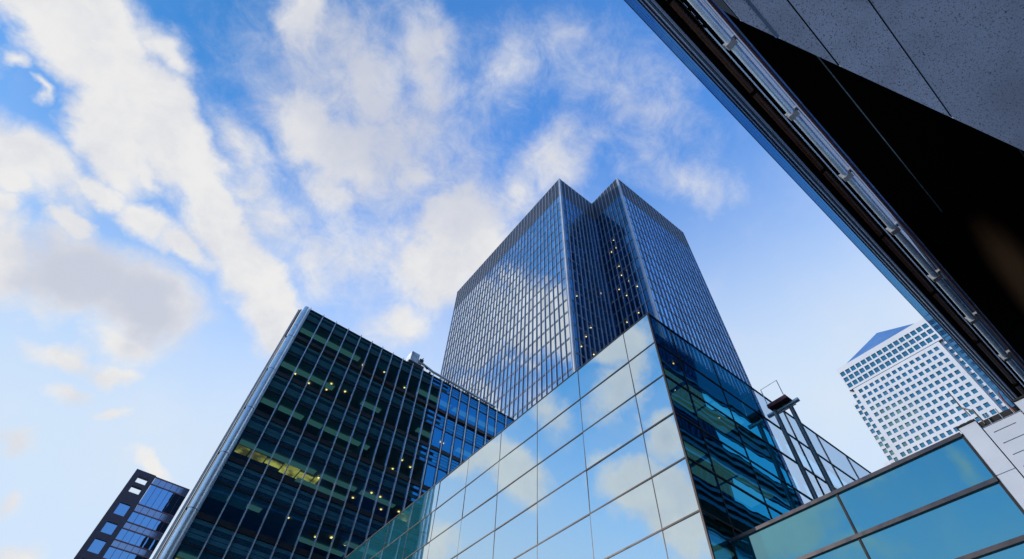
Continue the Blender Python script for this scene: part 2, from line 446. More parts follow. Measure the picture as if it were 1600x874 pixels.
def area(pts):
    s = [proj(p) for p in pts]
    if None in s: return 0
    return abs(sum(s[i][0]*s[(i+1) % 4][1]-s[(i+1) % 4][0]*s[i][1] for i in range(4)))/2

def panes(name, quads, m, parent, limit=100, tilt=.0012, rest='stuff'):
    """quads: list of four corner points, counter-clockwise from outside. The largest visible ones are objects, the rest one mesh"""
    rank = []
    for qd in quads:
        c = sum((Vector(p) for p in qd), Vector())/4
        rank.append((area(qd) if not hidden(c) else -1, qd))
    rank.sort(key=lambda t: -t[0])
    def jig(qd):
        c = sum((Vector(p) for p in qd), Vector())/4
        n = (Vector(qd[1])-Vector(qd[0])).cross(Vector(qd[2])-Vector(qd[1])).normalized()
        a, b = random.gauss(0, tilt), random.gauss(0, tilt)
        e1 = (Vector(qd[1])-Vector(qd[0])).normalized(); e2 = n.cross(e1)
        return [Vector(p)+n*(a*(Vector(p)-c).dot(e1)+b*(Vector(p)-c).dot(e2)) for p in qd]
    for a, qd in rank[:limit]:
        pts = jig(qd); c = sum(pts, Vector())/4
        put(name, MB().poly(pts), m, parent, origin=c)
    if rank[limit:]:
        mb = MB()
        for a, qd in rank[limit:]: mb.poly(jig(qd))
        put(name, mb, m, parent, kind=rest)

def qY(x0, x1, y, z0, z1): return [(x0, y, z0), (x1, y, z0), (x1, y, z1), (x0, y, z1)]      # faces -Y
def qX(x, y0, y1, z0, z1): return [(x, y1, z0), (x, y0, z0), (x, y0, z1), (x, y1, z1)]      # faces -X

# ------------------------------------------------------------------ ground
gr = put('ground', MB().poly([(-2500, -2500, 0), (2500, -2500, 0), (2500, 2500, 0), (-2500, 2500, 0)]), 'ground', kind='structure')

# ------------------------------------------------------------------ tall tower with the notched corner
T = thing('office_tower', 'tallest blue glass tower, its front corner cut back in a deep notch', 'skyscraper', (76, 70, 0))
TX, TY, NX, NY, XE, YE, TH = 48.0, 47.4, 61.6, 36.2, 91.9, 103.6, 152.4
core = MB()
core.prism([(TX+.55, TY+.0), (NX+.0, TY+.9), (NX+.9, TY), (NX+.9, NY+.55), (XE-.1, NY+.55), (XE-.1, YE-.1), (TX+.55, YE-.1)], 0, TH-.6) if False else None
core.box(TX+.55, XE-.1, TY+2.2, YE-.1, 0, TH-.5); core.box(NX+2.2, XE-.1, NY+.55, TY+2.2, 0, TH-.5)
put('core_wall', core, 'tower_dark', T)
FL, Z0 = 4.2, 141.6
NF = 22
ql = []; qr = []; qn = []
nl = 37; pl = (YE-.4-(TY+.5))/nl
npr = 20; pr = (XE-.3-(NX+.5))/npr
na = 9; pa_ = (NX-.1-(TX+.5))/na
nb = 8; pb = (TY-.1-(NY+.4))/nb
for k_ in range(NF):
    zt = Z0-FL*k_; z0, z1 = zt-3.75, zt-.02
    for i in range(nl):
        y0 = TY+.5+pl*i; ql.append(qX(TX+.12, y0+.07, y0+pl-.07, z0, z1))
    for i in range(npr):
        x0 = NX+.5+pr*i; qr.append(qY(x0+.07, x0+pr-.07, NY+.12, z0, z1))
    for i in range(na):
        x0 = TX+.5+pa_*i; qn.append(qY(x0+.06, x0+pa_-.06, TY+.12, z0, z1))
    for i in range(nb):
        y0 = NY+.4+pb*i; qn.append(qX(NX+.12, y0+.06, y0+pb-.06, z0, z1))
def tower_panes():
    """the 100 panes that show largest over both sides, then the rest"""
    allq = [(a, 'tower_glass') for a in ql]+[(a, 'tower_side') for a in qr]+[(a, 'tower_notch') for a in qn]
    rank = sorted(allq, key=lambda t: -(area(t[0]) if not hidden(sum((Vector(p) for p in t[0]), Vector())/4) else -1))
    rest = {'tower_side': MB(), 'tower_glass': MB(), 'tower_notch': MB()}
    for i, (qd, m) in enumerate(rank):
        c = sum((Vector(p) for p in qd), Vector())/4
        n = (Vector(qd[1])-Vector(qd[0])).cross(Vector(qd[2])-Vector(qd[1])).normalized()
        a, b = random.gauss(0, .004), random.gauss(0, .004)
        e1 = (Vector(qd[1])-Vector(qd[0])).normalized(); e2 = n.cross(e1)
        pts = [Vector(p)+n*(a*(Vector(p)-c).dot(e1)+b*(Vector(p)-c).dot(e2)) for p in qd]
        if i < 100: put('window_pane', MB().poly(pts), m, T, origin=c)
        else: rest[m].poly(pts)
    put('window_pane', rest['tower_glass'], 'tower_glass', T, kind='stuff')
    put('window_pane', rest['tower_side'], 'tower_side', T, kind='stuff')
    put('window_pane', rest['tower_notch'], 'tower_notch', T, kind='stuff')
tower_panes()
# floor bands: one ring of dark metal per floor, recessed behind the fins
for k_ in range(NF+1):
    zt = Z0-FL*k_; z0, z1 = zt-.03, zt+.46
    mb = MB()
    mb.box(TX+.06, TX+.5, TY+.4, YE-.2, z0, z1); mb.box(NX+.3, XE-.2, NY+.06, NY+.5, z0, z1)
    mb.box(TX+.3, NX-.3, TY+.06, TY+2.1, z0, z1); mb.box(NX+.06, NX+2.1, NY+.4, TY-.1, z0, z1)
    put('floor_band', mb, 'tower_band', T)
ZB = Z0-FL*NF
for i in range(nl+1):
    y = TY+.5+pl*i; put('fin', MB().box(TX-.12, TX+.12, y-.045, y+.045, ZB, TH-.1), 'tower_fin', T)
for i in range(npr+1):
    x = NX+.5+pr*i; put('fin', MB().box(x-.045, x+.045, NY-.12, NY+.12, ZB, TH-.1), 'tower_fin', T)
for i in range(na+1):
    x = TX+.5+pa_*i; put('fin', MB().box(x-.05, x+.05, TY-.16, TY+.12, ZB, TH-.1), 'tower_fin', T)
for i in range(nb+1):
    y = NY+.4+pb*i; put('fin', MB().box(NX-.16, NX+.12, y-.05, y+.05, ZB, TH-.1), 'tower_fin', T)
for cx, cy in ((TX, TY), (NX, NY)):
    put('corner_trim', MB().box(cx-.08, cx+.32, cy-.08, cy+.32, 0, TH), 'tower_trim', T)
# louvred crown
cr = MB()
z = Z0+.7
while z < TH-.4:
    cr.box(TX+.02, TX+.4, TY+.4, YE-.2, z, z+.38); cr.box(NX+.3, XE-.2, NY+.02, NY+.4, z, z+.38)
    cr.box(TX+.3, NX-.3, TY+.02, TY+.4, z, z+.38); cr.box(NX+.02, NX+.4, NY+.4, TY-.1, z, z+.38)
    z += .62
put('crown_louvres', cr, 'tower_crown', T)
par = MB(); par.box(TX-.02, NX, TY-.02, TY+.5, TH-.42, TH-.08); par.box(TX-.02, TX+.5, TY+.5, YE, TH-.42, TH-.08)
par.box(NX-.02, XE, NY-.02, NY+.5, TH-.42, TH-.08); par.box(NX-.02, NX+.5, NY+.5, TY-.02, TH-.42, TH-.08)
put('parapet', par, 'tower_crown', T)
put('base_wall', MB().box(TX+.1, XE-.2, TY+.1, YE-.2, 0, ZB-.1).box(NX+.1, XE-.2, NY+.1, TY+.1, 0, ZB-.1), 'tower_dark', T)
# lamps seen through the panes of the notch
for fi, spots in ((19, (2.2, 3.6)), (18, (2.0, 3.4, 4.8)), (17, (2.1, 3.5, 4.9, 7.6)), (16, (3.5, 4.9)), (15, (2, 4.8)), (14, (3.4,)), (13, (4.9,)), (11, (2.1,)), (9, (9.2,))):
    for s_ in spots:
        x = TX+.5+s_*1.2; zt = Z0-FL*fi
        put('ceiling_light', MB().box(x, x+.24, TY+.5, TY+.74, zt-.42, zt-.34), 'lamp_tower', T)
for fi, spots in ((15, (2.3,)), (13, (3.6, 4.9)), (12, (3.3, 6.2)), (10, (2.2, 5.0)), (9, (3.7, 6.4)), (8, (3.6, 5.1)), (7, (5.2,)), (5, (6.3, 4.9)), (4, (5.1,))):
    for s_ in spots:
        y = NY+.4+s_*1.2; zt = Z0-FL*fi
        put('ceiling_light', MB().box(NX+.5, NX+.74, y, y+.24, zt-.42, zt-.34), 'lamp_tower', T)

# ------------------------------------------------------------------ dark glass office with vertical fins
D2 = 52.8
B = thing('office_building', 'dark teal office block with pale vertical fins and a white tubular corner column', 'office block', (22, 60, 0))
FX = [3.45, 5.37, 7.28, 9.18, 11.16, 12.94, 14.64, 16.36, 18.06, 19.77, 21.5, 23.28, 24.95, 26.66, 28.37, 30.02, 31.8, 33.6, 35.25, 37.1, 38.8, 40.5, 42.2, 43.9]
WZ = [(50.95, 54.25), (44.5, 47.65), (38.5, 41.6), (32.5, 35.75), (26.35, 29.6), (20.3, 23.5), (14.2, 17.4), (8.1, 11.3)]
put('roof_slab', MB().box(3.3, 44, D2+.25, D2+17, 55.4, 55.9), 'lb_frame', B)
put('rear_wall', MB().box(3.2, 44, D2+9, D2+17, 0, 55.4), 'lb_wall', B)
put('side_wall', MB().box(3.2, 3.5, D2+.3, D2+9, 0, 55.4).box(43.8, 44.1, D2+.3, D2+9, 0, 55.4), 'lb_frame', B)
qs = []
for z0, z1 in WZ:
    for a, b in zip(FX, FX[1:]): qs.append(qY(a+.06, b-.06, D2, z0+.05, z1-.05))
panes('window_pane', qs, 'lb_glass', B, tilt=.0008)
# spandrels: ribbed panel behind glass, between the window bands
tops = [56.1]+[z0 for z0, z1 in WZ]; bots = [z1 for z0, z1 in WZ]+[0]
for i, (zt, zb) in enumerate(zip(tops, bots)):
    lo, hi = zb+.12, zt-.55 if i else zt-.1
    if i == 1: hi = zt-.95
    n = max(2, round((hi-lo)/.42))
    mb = MB(); dark = []; h_ = (hi-lo)/n
    for j in range(min(n, 14)):
        z = hi-h_*(j+1)
        t = .008 if j % 2 else -.008
        dark += [j % 3 == 1]*(len(FX)-1)
        for a, b in zip(FX, FX[1:]): mb.poly([(a+.06, D2+.03+t, z+.05), (b-.06, D2+.03+t, z+.05), (b-.06, D2+.03-t, z+h_-.02), (a+.06, D2+.03-t, z+h_-.02)])
    lv = put('spandrel_louvres', mb, 'lb_slat', B); lv.data.materials.append(MT['lb_slat_dark'])
    for p, dk in zip(lv.data.polygons, dark): p.material_index = int(dk)
    put('spandrel_panel', MB().box(3.5, 43.8, D2+.12, D2+.3, max(lo, 0)-.05, hi+.05), 'lb_back', B)
for z0, z1 in WZ:
    put('transom', MB().box(3.5, 43.85, D2-.05, D2+.1, z1-.07, z1+.12), 'lb_frame', B)
    put('transom', MB().box(3.5, 43.85, D2-.07, D2+.1, z0-.5, z0+.05), 'lb_frame', B)
    put('floor_slab', MB().box(3.5, 43.8, D2+.32, D2+9, z1+.02, z1+.35), 'lb_ceiling', B)
    put('floor_slab', MB().box(3.5, 43.8, D2+.32, D2+9, z0-.4, z0-.1), 'lb_wall', B)
for i, x in enumerate(FX):
    put('fin', MB().box(x-.055, x+.055, D2-.22, D2+.02, 0, 56.38), 'lb_fin', B)
    if i >= 12: put('fin_shadow_gap', MB().box(x+.085, x+.30, D2-.06, D2+.06, 0, 56.0), 'lb_frame', B)
# rooms: desks' end walls and blinds, different in every bay
rr = random.Random(3)
for wi, (z0, z1) in enumerate(WZ[:6]):
    for bi in range(0, 13):
        a, b = FX[bi], FX[bi+1]
        if rr.random() < .30:
            put('blind', MB().box(a+.1, b-.1, D2+.22, D2+.26, z1-rr.uniform(.5, 2.2), z1-.05), 'lb_blind', B)
        if rr.random() < .35:
            put('partition_wall', MB().box(a+.2, a+.35, D2+.9, D2+5, z0-.08, z1), 'lb_blind', B)
# lit rooms: the glowing strip is the ceiling deeper in
for wi, b0, b1 in ((3, 0, 5.4), (5, .2, 1.35), (5, 1.7, 2.9), (6, 1.2, 2.6), (4, 11.3, 12.3), (6, 6.9, 8.2)):
    z0, z1 = WZ[wi]
    fx = lambda t: FX[int(t)]+(FX[int(t)+1]-FX[int(t)])*(t-int(t))
    t = b0
    while t < b1-.05:
        e_ = min(int(t)+1, b1)
        put('lit_ceiling', MB().box(fx(t)+.12, fx(e_-.001)-.06, D2+rr.uniform(2.7, 3.2), D2+rr.uniform(4.0, 4.7), z1-.12, z1-.06), 'lamp_room', B)
        t = e_
spots = []
for wi, lst in ((1, (1.2, 2.3, 3.5, 4.6)), (0, (5.3, 7.1, 9.4)), (2, (6.2, 7.5, 8.4, 9.3, 10.4, 11.3)), (3, (5.2, 7.3, 8.1, 8.8, 9.5, 10.3, 11.4)), (4, (2.3, 4.2, 6.4, 7.2, 8.3, 9.6)), (5, (3.4, 6.2, 7.7, 8.2))):
    for t in lst:
        z0, z1 = WZ[wi]; x = FX[int(t)]+(FX[int(t)+1]-FX[int(t)])*(t-int(t))
        for rep in range(rr.choice((1, 1, 2))):
            yy = D2+rr.uniform(1.2, 4.2)
            put('ceiling_light', MB().box(x, x+.2, yy, yy+.2, z1-.10, z1-.04), 'lamp_spot', B)
for x in (26.2, 28.0, 27.5, 25.6):
    put('ceiling_light', MB().box(x, x+.24, D2+2.2, D2+2.45, WZ[1][1]-.10, WZ[1][1]-.04), 'lamp_spot', B)
for wi, (z0, z1) in enumerate(WZ[:6]):  # wide dim glowing panels, added to brighten the office interiors
    for dep in (1.6, 4.2):
        b0 = 0
        while b0 < 22:
            n_ = rr.randint(2, 5)
            if rr.random() < .65: put('added_fill_light_panel', MB().box(FX[b0]+.3, FX[min(b0+n_, 22)]-.3, D2+dep, D2+dep+.9, z1-.16, z1-.10), 'ceiling_fill', B)
            b0 += n_
# corner column
zt = 55.9
js = [49.95, 44.1, 38.2, 32.35, 26.3, 20.3, 14.2, 8.1, 2.0]
for a, b in zip([zt]+js, js+[0]):
    put('corner_column', MB().tube((2.98, D2-.15, b+.04), (2.98, D2-.15, a-.03), .42, 28), 'lb_tube', B, smooth=True)
for zj in js:
    put('column_collar', MB().tube((2.98, D2-.15, zj-.05), (2.98, D2-.15, zj+.07), .385, 24), 'lb_frame', B, smooth=True)
    put('column_tie', MB().box(2.45, 2.9, D2+.0, D2+.14, zj-.10, zj+.10), 'lb_frame', B)
put('edge_fin', MB().box(2.14, 2.38, D2+.0, D2+.35, 0, 55.2), 'lb_white', B)
put('edge_rail', MB().box(2.42, 2.50, D2-.05, D2+.30, 0, 55.4), 'lb_frame', B)
put('edge_rail', MB().box(2.36, 2.41, D2-.10, D2-.04, 49.8, 55.3), 'small_line', B)
put('roof_edge', MB().box(3.4, 44, D2-.10, D2+.3, 56.02, 56.2), 'lb_frame', B)

# window-cleaning crane on that roof
C = thing('roof_crane', 'pale window-cleaning crane with a long jib on the dark finned office roof', 'cradle crane', (20, D2+1, 56.2))
put('machine_box', MB().box(19.2, 20.55, D2+.05, D2+1.7, 56.9, 58.9), 'lb_fin', C)
put('machine_base', MB().box(19.0, 21.6, D2-.05, D2+1.9, 56.25, 56.9), 'lb_frame', C)
put('jib', MB().tube((20.55, D2+.12, 57.7), (23.2, D2+.08, 57.0), .2, 10).tube((23.2, D2+.08, 57.0), (35, D2+.05, 56.75), .2, 10), 'lb_fin', C, smooth=True)
put('hoist_head', MB().box(20.7, 21.3, D2-.1, D2+.5, 57.5, 58.1).tube((21.0, D2+.12, 58.0), (21.25, D2+.12, 58.6), .08, 8).tube((21.7, D2+.1, 57.4), (22.3, D2+.1, 57.0), .16, 8), 'lb_frame', C)
for x in (22.6, 26, 29.5, 33): put('rail_foot', MB().box(x, x+.3, D2-.02, D2+.2, 56.21, 56.65), 'lb_frame', C)
A = thing('roof_aerial', 'thin dark two-armed aerial standing on the roof edge before the tower', 'aerial', (30.55, D2+.12, 56.2))
put('mast', MB().tube((30.55, D2+.12, 56.2), (30.5, D2+.12, 57.75), .045, 8), 'lb_frame', A)
put('arm', MB().tube((30.5, D2+.12, 57.75), (30.12, D2+.12, 58.95), .05, 8, .03), 'lb_frame', A)
put('arm', MB().tube((30.5, D2+.12, 57.75), (31.8, D2+.12, 58.6), .045, 8, .03), 'lb_frame', A)

# ------------------------------------------------------------------ small dark block far left
S = thing('office_block', 'small far block with dark purple window frame beside a blue glass bay', 'office block', (-1.5, 158, 0))
Y3 = 150.0
fr = MB(); xs0, xs1, xw0, xw1 = -7.95, -3.2, -6.65, -4.3
rows = [(73.55, 75.25), (70.9, 72.6), (65.1, 68.0), (60.5, 63.1), (56.0, 59.0), (51.6, 54.4), (47.1, 50)]
zz = 76.75
for z0, z1 in rows: fr.box(xs0, xs1, Y3, Y3+1.2, z1, zz); zz = z0
fr.box(xs0, xs1, Y3, Y3+1.2, 0, zz); fr.box(xs0, xw0, Y3+.003, Y3+1.2, 40, 76.6); fr.box(xw1, xs1, Y3+.003, Y3+1.2, 40, 76.6)
put('frame_wall', fr, 'small_frame', S)
for z0, z1 in rows[2:]:
    w_ = put('window', MB().poly(qY(xw0, xw1, Y3+.35, z0, z1)), 'small_glass', S)
    c = put('window_bar', MB().box((xw0+xw1)/2-.05, (xw0+xw1)/2+.05, Y3+.25, Y3+.4, z0, z1), 'small_line', w_)
put('side_wall', MB().box(xs0, xs0+.5, Y3+1.2, Y3+15, 0, 69.5).box(xs0+.5, xs1, Y3+1.2, Y3+15, 0, 69.4), 'small_frame', S)
put('roof_frame', MB().box(xs0, xs0+.5, Y3+1.2, Y3+3, 75.5, 76.7).box(xs0, xs0+.6, Y3+2.6, Y3+3.2, 69.5, 75.5).box(xs0+.6, xs1, Y3+2.7, Y3+3.2, 69.5, 70.7), 'small_frame', S)
put('core_wall', MB().box(-3.1, 5.5, Y3+.5, Y3+15, 0, 76.2), 'small_frame', S)
gx = [-3.15, -1.7, -.2, 1.3, 2.8, 4.3, 5.5]
bz = [(74.6, 76.4, 0), (69.1, 74.4, 1), (67.2, 68.9, 0), (64.5, 67.0, 1), (62.9, 64.3, 0), (60.1, 62.7, 1), (58.5, 59.9, 0), (55.7, 58.3, 1), (54.1, 55.5, 0), (51.3, 53.9, 1), (49.7, 51.1, 0), (46.9, 49.5, 1)]
sp = []; wn = []
for z0, z1, k_ in bz:
    for a, b in zip(gx, gx[1:]): (wn if k_ else sp).append(qY(a+.03, b-.03, Y3+.3, z0, z1))
panes('window', wn, 'small_glass', S, 60, .004); panes('spandrel_pane', sp, 'small_spandrel', S, 60, .002)
for z0, z1, k_ in bz:
    put('trim', MB().box(-3.2, 5.5, Y3+.18, Y3+.4, z1-.03, z1+.22), 'small_line', S)
for a in gx[1:]: put('mullion', MB().box(a-.045, a+.045, Y3+.2, Y3+.4, 40, 76.4), 'small_frame', S)

# ------------------------------------------------------------------ white skyscraper with a pyramid roof
O = thing('skyscraper', 'distant white skyscraper with square windows and a blue pyramid roof', 'skyscraper', (273, 30, 0))
OX = 245.0; oc = 30.0
wall = MB()
def grid_wall(mb, x, depth, y0, y1, z0, z1, ys, zs, ww, wh):
    """a wall slab facing -X with window openings"""
    zz = [z0]
    for c in sorted(zs): zz += [c-wh/2, c+wh/2]
    zz.append(z1)
    for i in range(0, len(zz)-1):
        if i % 2 == 0: mb.box(x, x+depth, y0, y1, zz[i], zz[i+1])
        else:
            yy = [y0]
            for c in sorted(ys): yy += [c-ww/2, c+ww/2]
            yy.append(y1)
            for j in range(0, len(yy), 2): mb.box(x, x+depth, yy[j], yy[j+1], zz[i]+.001, zz[i+1]-.001)
    return [qX(x+.45, c-ww/2, c+ww/2, z-wh/2, z+wh/2) for c in ys for z in zs]
inner_y = [oc+2.78*(i-6.5) for i in range(14)]
inner_z = [183.05-3.71*i for i in range(30)]
owin = grid_wall(wall, OX, .6, oc-20.6, oc+20.6, 60, 185.9, inner_y, inner_z, 1.8, 2.1)
put('shaft_wall', wall, 'ocs_wall', O)
cw = MB()
cy_ = [oc+2.78*(i-7.5) for i in range(16)]; cz = [196.8, 192.95, 189.1]
owin += grid_wall(cw, OX+.35, .6, oc-22.6, oc+22.6, 186.5, 201.2, cy_, cz, 2.2, 2.75)
put('crown_wall', cw, 'ocs_wall', O)
put('crown_joint', MB().box(OX+.5, OX+1, oc-22.4, oc+22.4, 185.9, 186.5), 'joint', O)
for s_ in (1, -1):
    fl = MB()
    yi0, yi1 = sorted((oc+s_*20.6, oc+s_*22.9))
    owin += grid_wall(fl, OX+1.6, .6, yi0, yi1, 60, 186.4, [oc+s_*21.9], [183.05-3.71*i for i in range(30)], 1.5, 2.3)
    yi0, yi1 = sorted((oc+s_*22.9, oc+s_*25.2))
    owin += grid_wall(fl, OX+3.2, .6, yi0, yi1, 60, 181, [oc+s_*24.1], [178.6-3.71*i for i in range(28)], 1.6, 2.3)
    yi0, yi1 = sorted((oc+s_*25.2, oc+s_*28.2))
    owin += grid_wall(fl, OX+6.2, .6, yi0, yi1, 60, 149.6, [oc+s_*26.7], [146-3.71*i for i in range(20)], 1.7, 2.3)
    put('corner_wall', fl, 'ocs_wall', O)
panes('window', owin, 'ocs_glass', O, 100, .006)
bd = MB(); bd.box(OX+1.3, OX+56, oc-20, oc+20, 0, 200.5); bd.box(OX+2.4, OX+55, oc-22.5, oc+22.5, 0, 200.4); bd.box(OX+3.9, OX+53, oc-25.1, oc+25.1, 0, 180.9); bd.box(OX+6.9, OX+50, oc-28.1, oc+28.1, 0, 149.5)
put('core_wall', bd, 'ocs_wall', O)
put('base_wall', MB().box(OX, OX+.65, oc-20.6, oc+20.6, 0, 60), 'ocs_wall', O)
pm = MB(); x0, x1, y0, y1, zb, za = OX+2.2, OX+53.8, oc-21.6, oc+21.6, 201.25, 231
ap = (OX+28, oc, za)
c4 = [(x0, y0, zb), (x1, y0, zb), (x1, y1, zb), (x0, y1, zb)]
for i in range(4): pm.poly([c4[i], c4[(i+1) % 4], ap])
pm.poly(list(reversed(c4)))
roof = put('pyramid_roof', pm, 'ocs_roof', O)
seams = MB()
for i in range(1, 16):          # standing seams on the face towards the square
    t = i/16; a = Vector((x0, y0+(y1-y0)*t, zb)); k_ = 1-abs(2*t-1)
    b = a+(Vector(ap)-Vector((x0, oc, zb)))*k_*.98
    seams.tube(a+Vector((-.05, 0, 0)), b+Vector((-.05, 0, 0)), .16, 5)
put('roof_seam', seams, 'small_spandrel', roof)

# ------------------------------------------------------------------ glass pavilion at the middle
P = thing('glass_pavilion', 'sharp-cornered glass pavilion, one side mirroring clouds, the other dark and rippled', 'glass building', (22, 25, 0))
PX, PY, PH, PE = 14.6, 9.05, 22.0, 22.62
rowz = [22.0-2.12*i for i in range(11)]
coly = [9.05, 10.75, 14.2]+[14.2+3.46*i for i in range(1, 11)]
qf = []
for z1, z0 in zip(rowz, rowz[1:]):
    for y0, y1 in zip(coly, coly[1:]): qf.append(qX(PX, y0+.02, y1-.02, z0+.025, z1-.025))
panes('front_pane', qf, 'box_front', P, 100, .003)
colx = [14.6, 16.25, 19.4, 22.6, 25.8, 29.0, 32.2, 35.4]
qs = []; qq = []
for z1, z0 in zip(rowz, rowz[1:]):
    for x0, x1 in zip(colx, colx[1:]): (qs if x1 < PE+.1 else qq).append(qY(x0+.02, x1-.02, PY, z0+.025, z1-.025))
# the bay where the body ends is glazed in two halves
qs = qs
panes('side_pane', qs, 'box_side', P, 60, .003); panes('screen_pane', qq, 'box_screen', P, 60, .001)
for z in rowz: put('rail', MB().box(PX-.025, PX+.05, PY+.03, coly[-1], z-.032, z+.032), 'box_frame', P); put('rail', MB().box(PX+.02, colx[-1], PY-.03, PY+.05, z-.035, z+.035), 'box_frame', P)
for y in coly[1:]: put('mullion', MB().box(PX-.008, PX+.06, y-.018, y+.018, 0, PH), 'box_frame', P)
for x in colx[1:]: put('mullion', MB().box(x-.025, x+.025, PY-.02, PY+.06, 0, PH), 'box_frame', P)
put('corner_mullion', MB().box(PX-.035, PX+.04, PY-.035, PY+.04, 0, PH+.03), 'box_frame', P)
for i in range(1, 10, 2):
    z = rowz[i]; put('floor_slab', MB().box(PX+.5, PE-.3, PY+.45, 48, z-.35, z+.05), 'box_inner', P)
for i in range(1, 8, 2):
    z = rowz[i]-.36
    for a, b in ((14.9, 17.2), (17.5, 19.3), (19.5, 21.9)):
        put('ceiling_panel', MB().box(a, b, PY+.7, PY+1.9, z-.04, z-.005), 'lamp_pav', P)
put('inner_wall', MB().box(PX+3.8, PE-.4, PY+3.2, 48, 0, PH-.6), 'box_inner', P)
put('end_wall', MB().box(PE-.3, PE, PY+.12, 48, 0, PH-.5), 'box_inner', P)
put('roof_slab', MB().box(PX+.3, PE-.3, PY+.5, 48, PH-.55, PH-.25), 'box_inner', P)
for x, y, z in ((15.6, 10.2, rowz[0]-.6), (17.4, 10.4, rowz[1]-.3), (18.9, 10.1, rowz[2]-.4), (20.6, 10.3, rowz[1]-.35), (17.6, 10.2, rowz[0]-.6), (15.4, 12.2, rowz[0]-.6), (15.5, 15.2, rowz[0]-.6)):
    put('ceiling_light', MB().box(x, x+.07, y, y+.07, z-.05, z), 'lamp_spot', P)

# steel gantry standing before the glass screen
Gn = thing('steel_gantry', 'two tall grey steel posts carrying a short dark platform before the glass screen', 'gantry', (24.5, 8.45, 0))
gx_ = 24.05
put('post', MB().tube((gx_, 8.86, 0), (gx_, 8.86, 20.9), .115, 16), 'steel', Gn, smooth=True)
put('post', MB().tube((gx_+.15, 8.05, 0), (gx_+.15, 8.05, 20.95), .115, 16), 'steel', Gn, smooth=True)
put('platform', MB().box(gx_-.35, gx_+.5, 7.85, 9.0, 20.95, 21.12), 'joint', Gn)
put('platform_edge', MB().box(gx_-.40, gx_-.352, 7.85, 9.0, 20.93, 21.16), 'red', Gn)
put('cross_beam', MB().tube((gx_+.1, 9.35, 20.85), (gx_+.1, 7.5, 20.85), .12, 12), 'chrome', Gn, smooth=True)
hr = MB(); pts = [(gx_-.5, 8.9, 21.1), (gx_-.5, 8.9, 22.15), (gx_-.5, 7.9, 22.15), (gx_-.5, 7.9, 21.1)]
for a, b in zip(pts, pts[1:]): hr.tube(a, b, .022, 6)
put('handrail', hr, 'chrome', Gn)

# ------------------------------------------------------------------ teal glass annex in front at the right
N = thing('glass_annex', 'low teal glass annex with wide brown rails before the dark pavilion side', 'glass building', (18, 5.3, 0))
AX = 15.85
rz_ = [10.74, 9.39, 8.04, 6.69, 5.34, 4.0, 2.65, 1.3, 0.1]
cyy = [9.0, 5.23, 1.66]
for i, (z1, z0) in enumerate(zip(rz_, rz_[1:])):
    for y1, y0 in zip(cyy, cyy[1:]):
        put('glass_panel', MB().box(AX, AX+.04, y0+.03, y1-.03, z0+.05, z1-.05), 'teal', N, origin=(AX, (y0+y1)/2, (z0+z1)/2))
for z in rz_: put('rail', MB().box(AX-.07, AX+.06, 1.66, 9.0, z-.055, z+.055), 'rail', N)
for y in cyy: put('mullion', MB().box(AX-.03, AX+.05, y-.03, y+.03, 0, 10.74), 'joint', N)
put('rear_wall', MB().box(AX+.3, AX+6, 1.6, 8.6, 0, 10.6), 'box_inner', N)

# white clad wall beyond it
V = thing('white_wall_block', 'white panelled block with dark louvre slots beside the teal glass annex', 'building', (17, .3, 0))
put('pier_panel', MB().box(AX-.02, AX+.35, 1.215, 1.63, 9.49, 10.92), 'panel', V)
for z1, z0 in ((9.47, 8.0), (7.98, 6.5), (6.48, 3), (2.98, 0)): put('pier_panel', MB().box(AX-.02, AX+.35, 1.215, 1.63, z0, z1), 'panel', V)
pw = MB(); zz = 10.66
for k_ in range(12):
    z = 10.46-.335*k_; pw.box(AX, AX+.3, .32, 1.19, z+.012, zz); pw.box(AX, AX+.3, 1.06, 1.19, z-.012, z+.012); pw.box(AX, AX+.3, .32, .55, z-.012, z+.012); zz = z-.012
pw.box(AX, AX+.3, .32, 1.19, 0, zz)
put('louvre_panel', pw, 'panel', V)
put('slot_back', MB().box(AX+.1, AX+.2, .4, 1.15, 5, 10.6), 'joint', V) if False else None
put('side_panel', MB().box(AX-.02, AX+.35, -3.5, .29, 0, 10.92), 'panel', V)
put('core_wall', MB().box(AX+.36, AX+5, -3.4, 1.6, 0, 10.6), 'joint', V)
put('coping', MB().box(AX-.06, AX+.4, 1.2, 1.66, 10.925, 10.96), 'joint', V)
put('coping', MB().box(AX-.06, AX+.4, -3.5, .30, 10.925, 10.965), 'joint', V)
put('plant_screen', MB().box(AX+.5, AX+.6, .3, 1.22, 10.6, 11.14), 'joint', V)
for z in (10.72, 10.78): put('guard_rail', MB().tube((AX+.18, .3, z), (AX+.18, 1.22, z), .012, 8), 'chrome', V)
for y in (.46, .72, .98): put('guard_post', MB().tube((AX+.12, y, 10.45), (AX+.25, y-.02, 11.14), .012, 8), 'chrome', V)
DV = thing('davit_arm', 'thin dark bent davit arm rising from the white wall before the white skyscraper', 'davit', (AX+.3, 1.13, 10.9))
put('arm', MB().tube((AX+.3, 1.10, 10.9), (AX+.3, 1.12, 11.38), .02, 8).tube((AX+.3, 1.12, 11.36), (AX+.3, 1.29, 11.6), .02, 8).tube((AX+.3, 1.29, 11.6), (AX+.3, 1.28, 12.2), .018, 8, .01), 'lb_frame', DV)
put('stay', MB().tube((AX+.3, 1.27, 11.58), (AX+.3, 1.25, 11.28), .014, 8), 'lb_frame', DV)
RP = thing('red_marker_post', 'short dark red post on the white wall top, right of the davit arm', 'post', (AX+.4, .42, 10.9))
put('shaft', MB().tube((AX+.4, .42, 10.92), (AX+.4, .44, 11.32), .02, 8), 'red', RP)
put('bent_tip', MB().tube((AX+.4, .44, 11.32), (AX+.4, .39, 11.62), .018, 8, .014), 'red', RP)

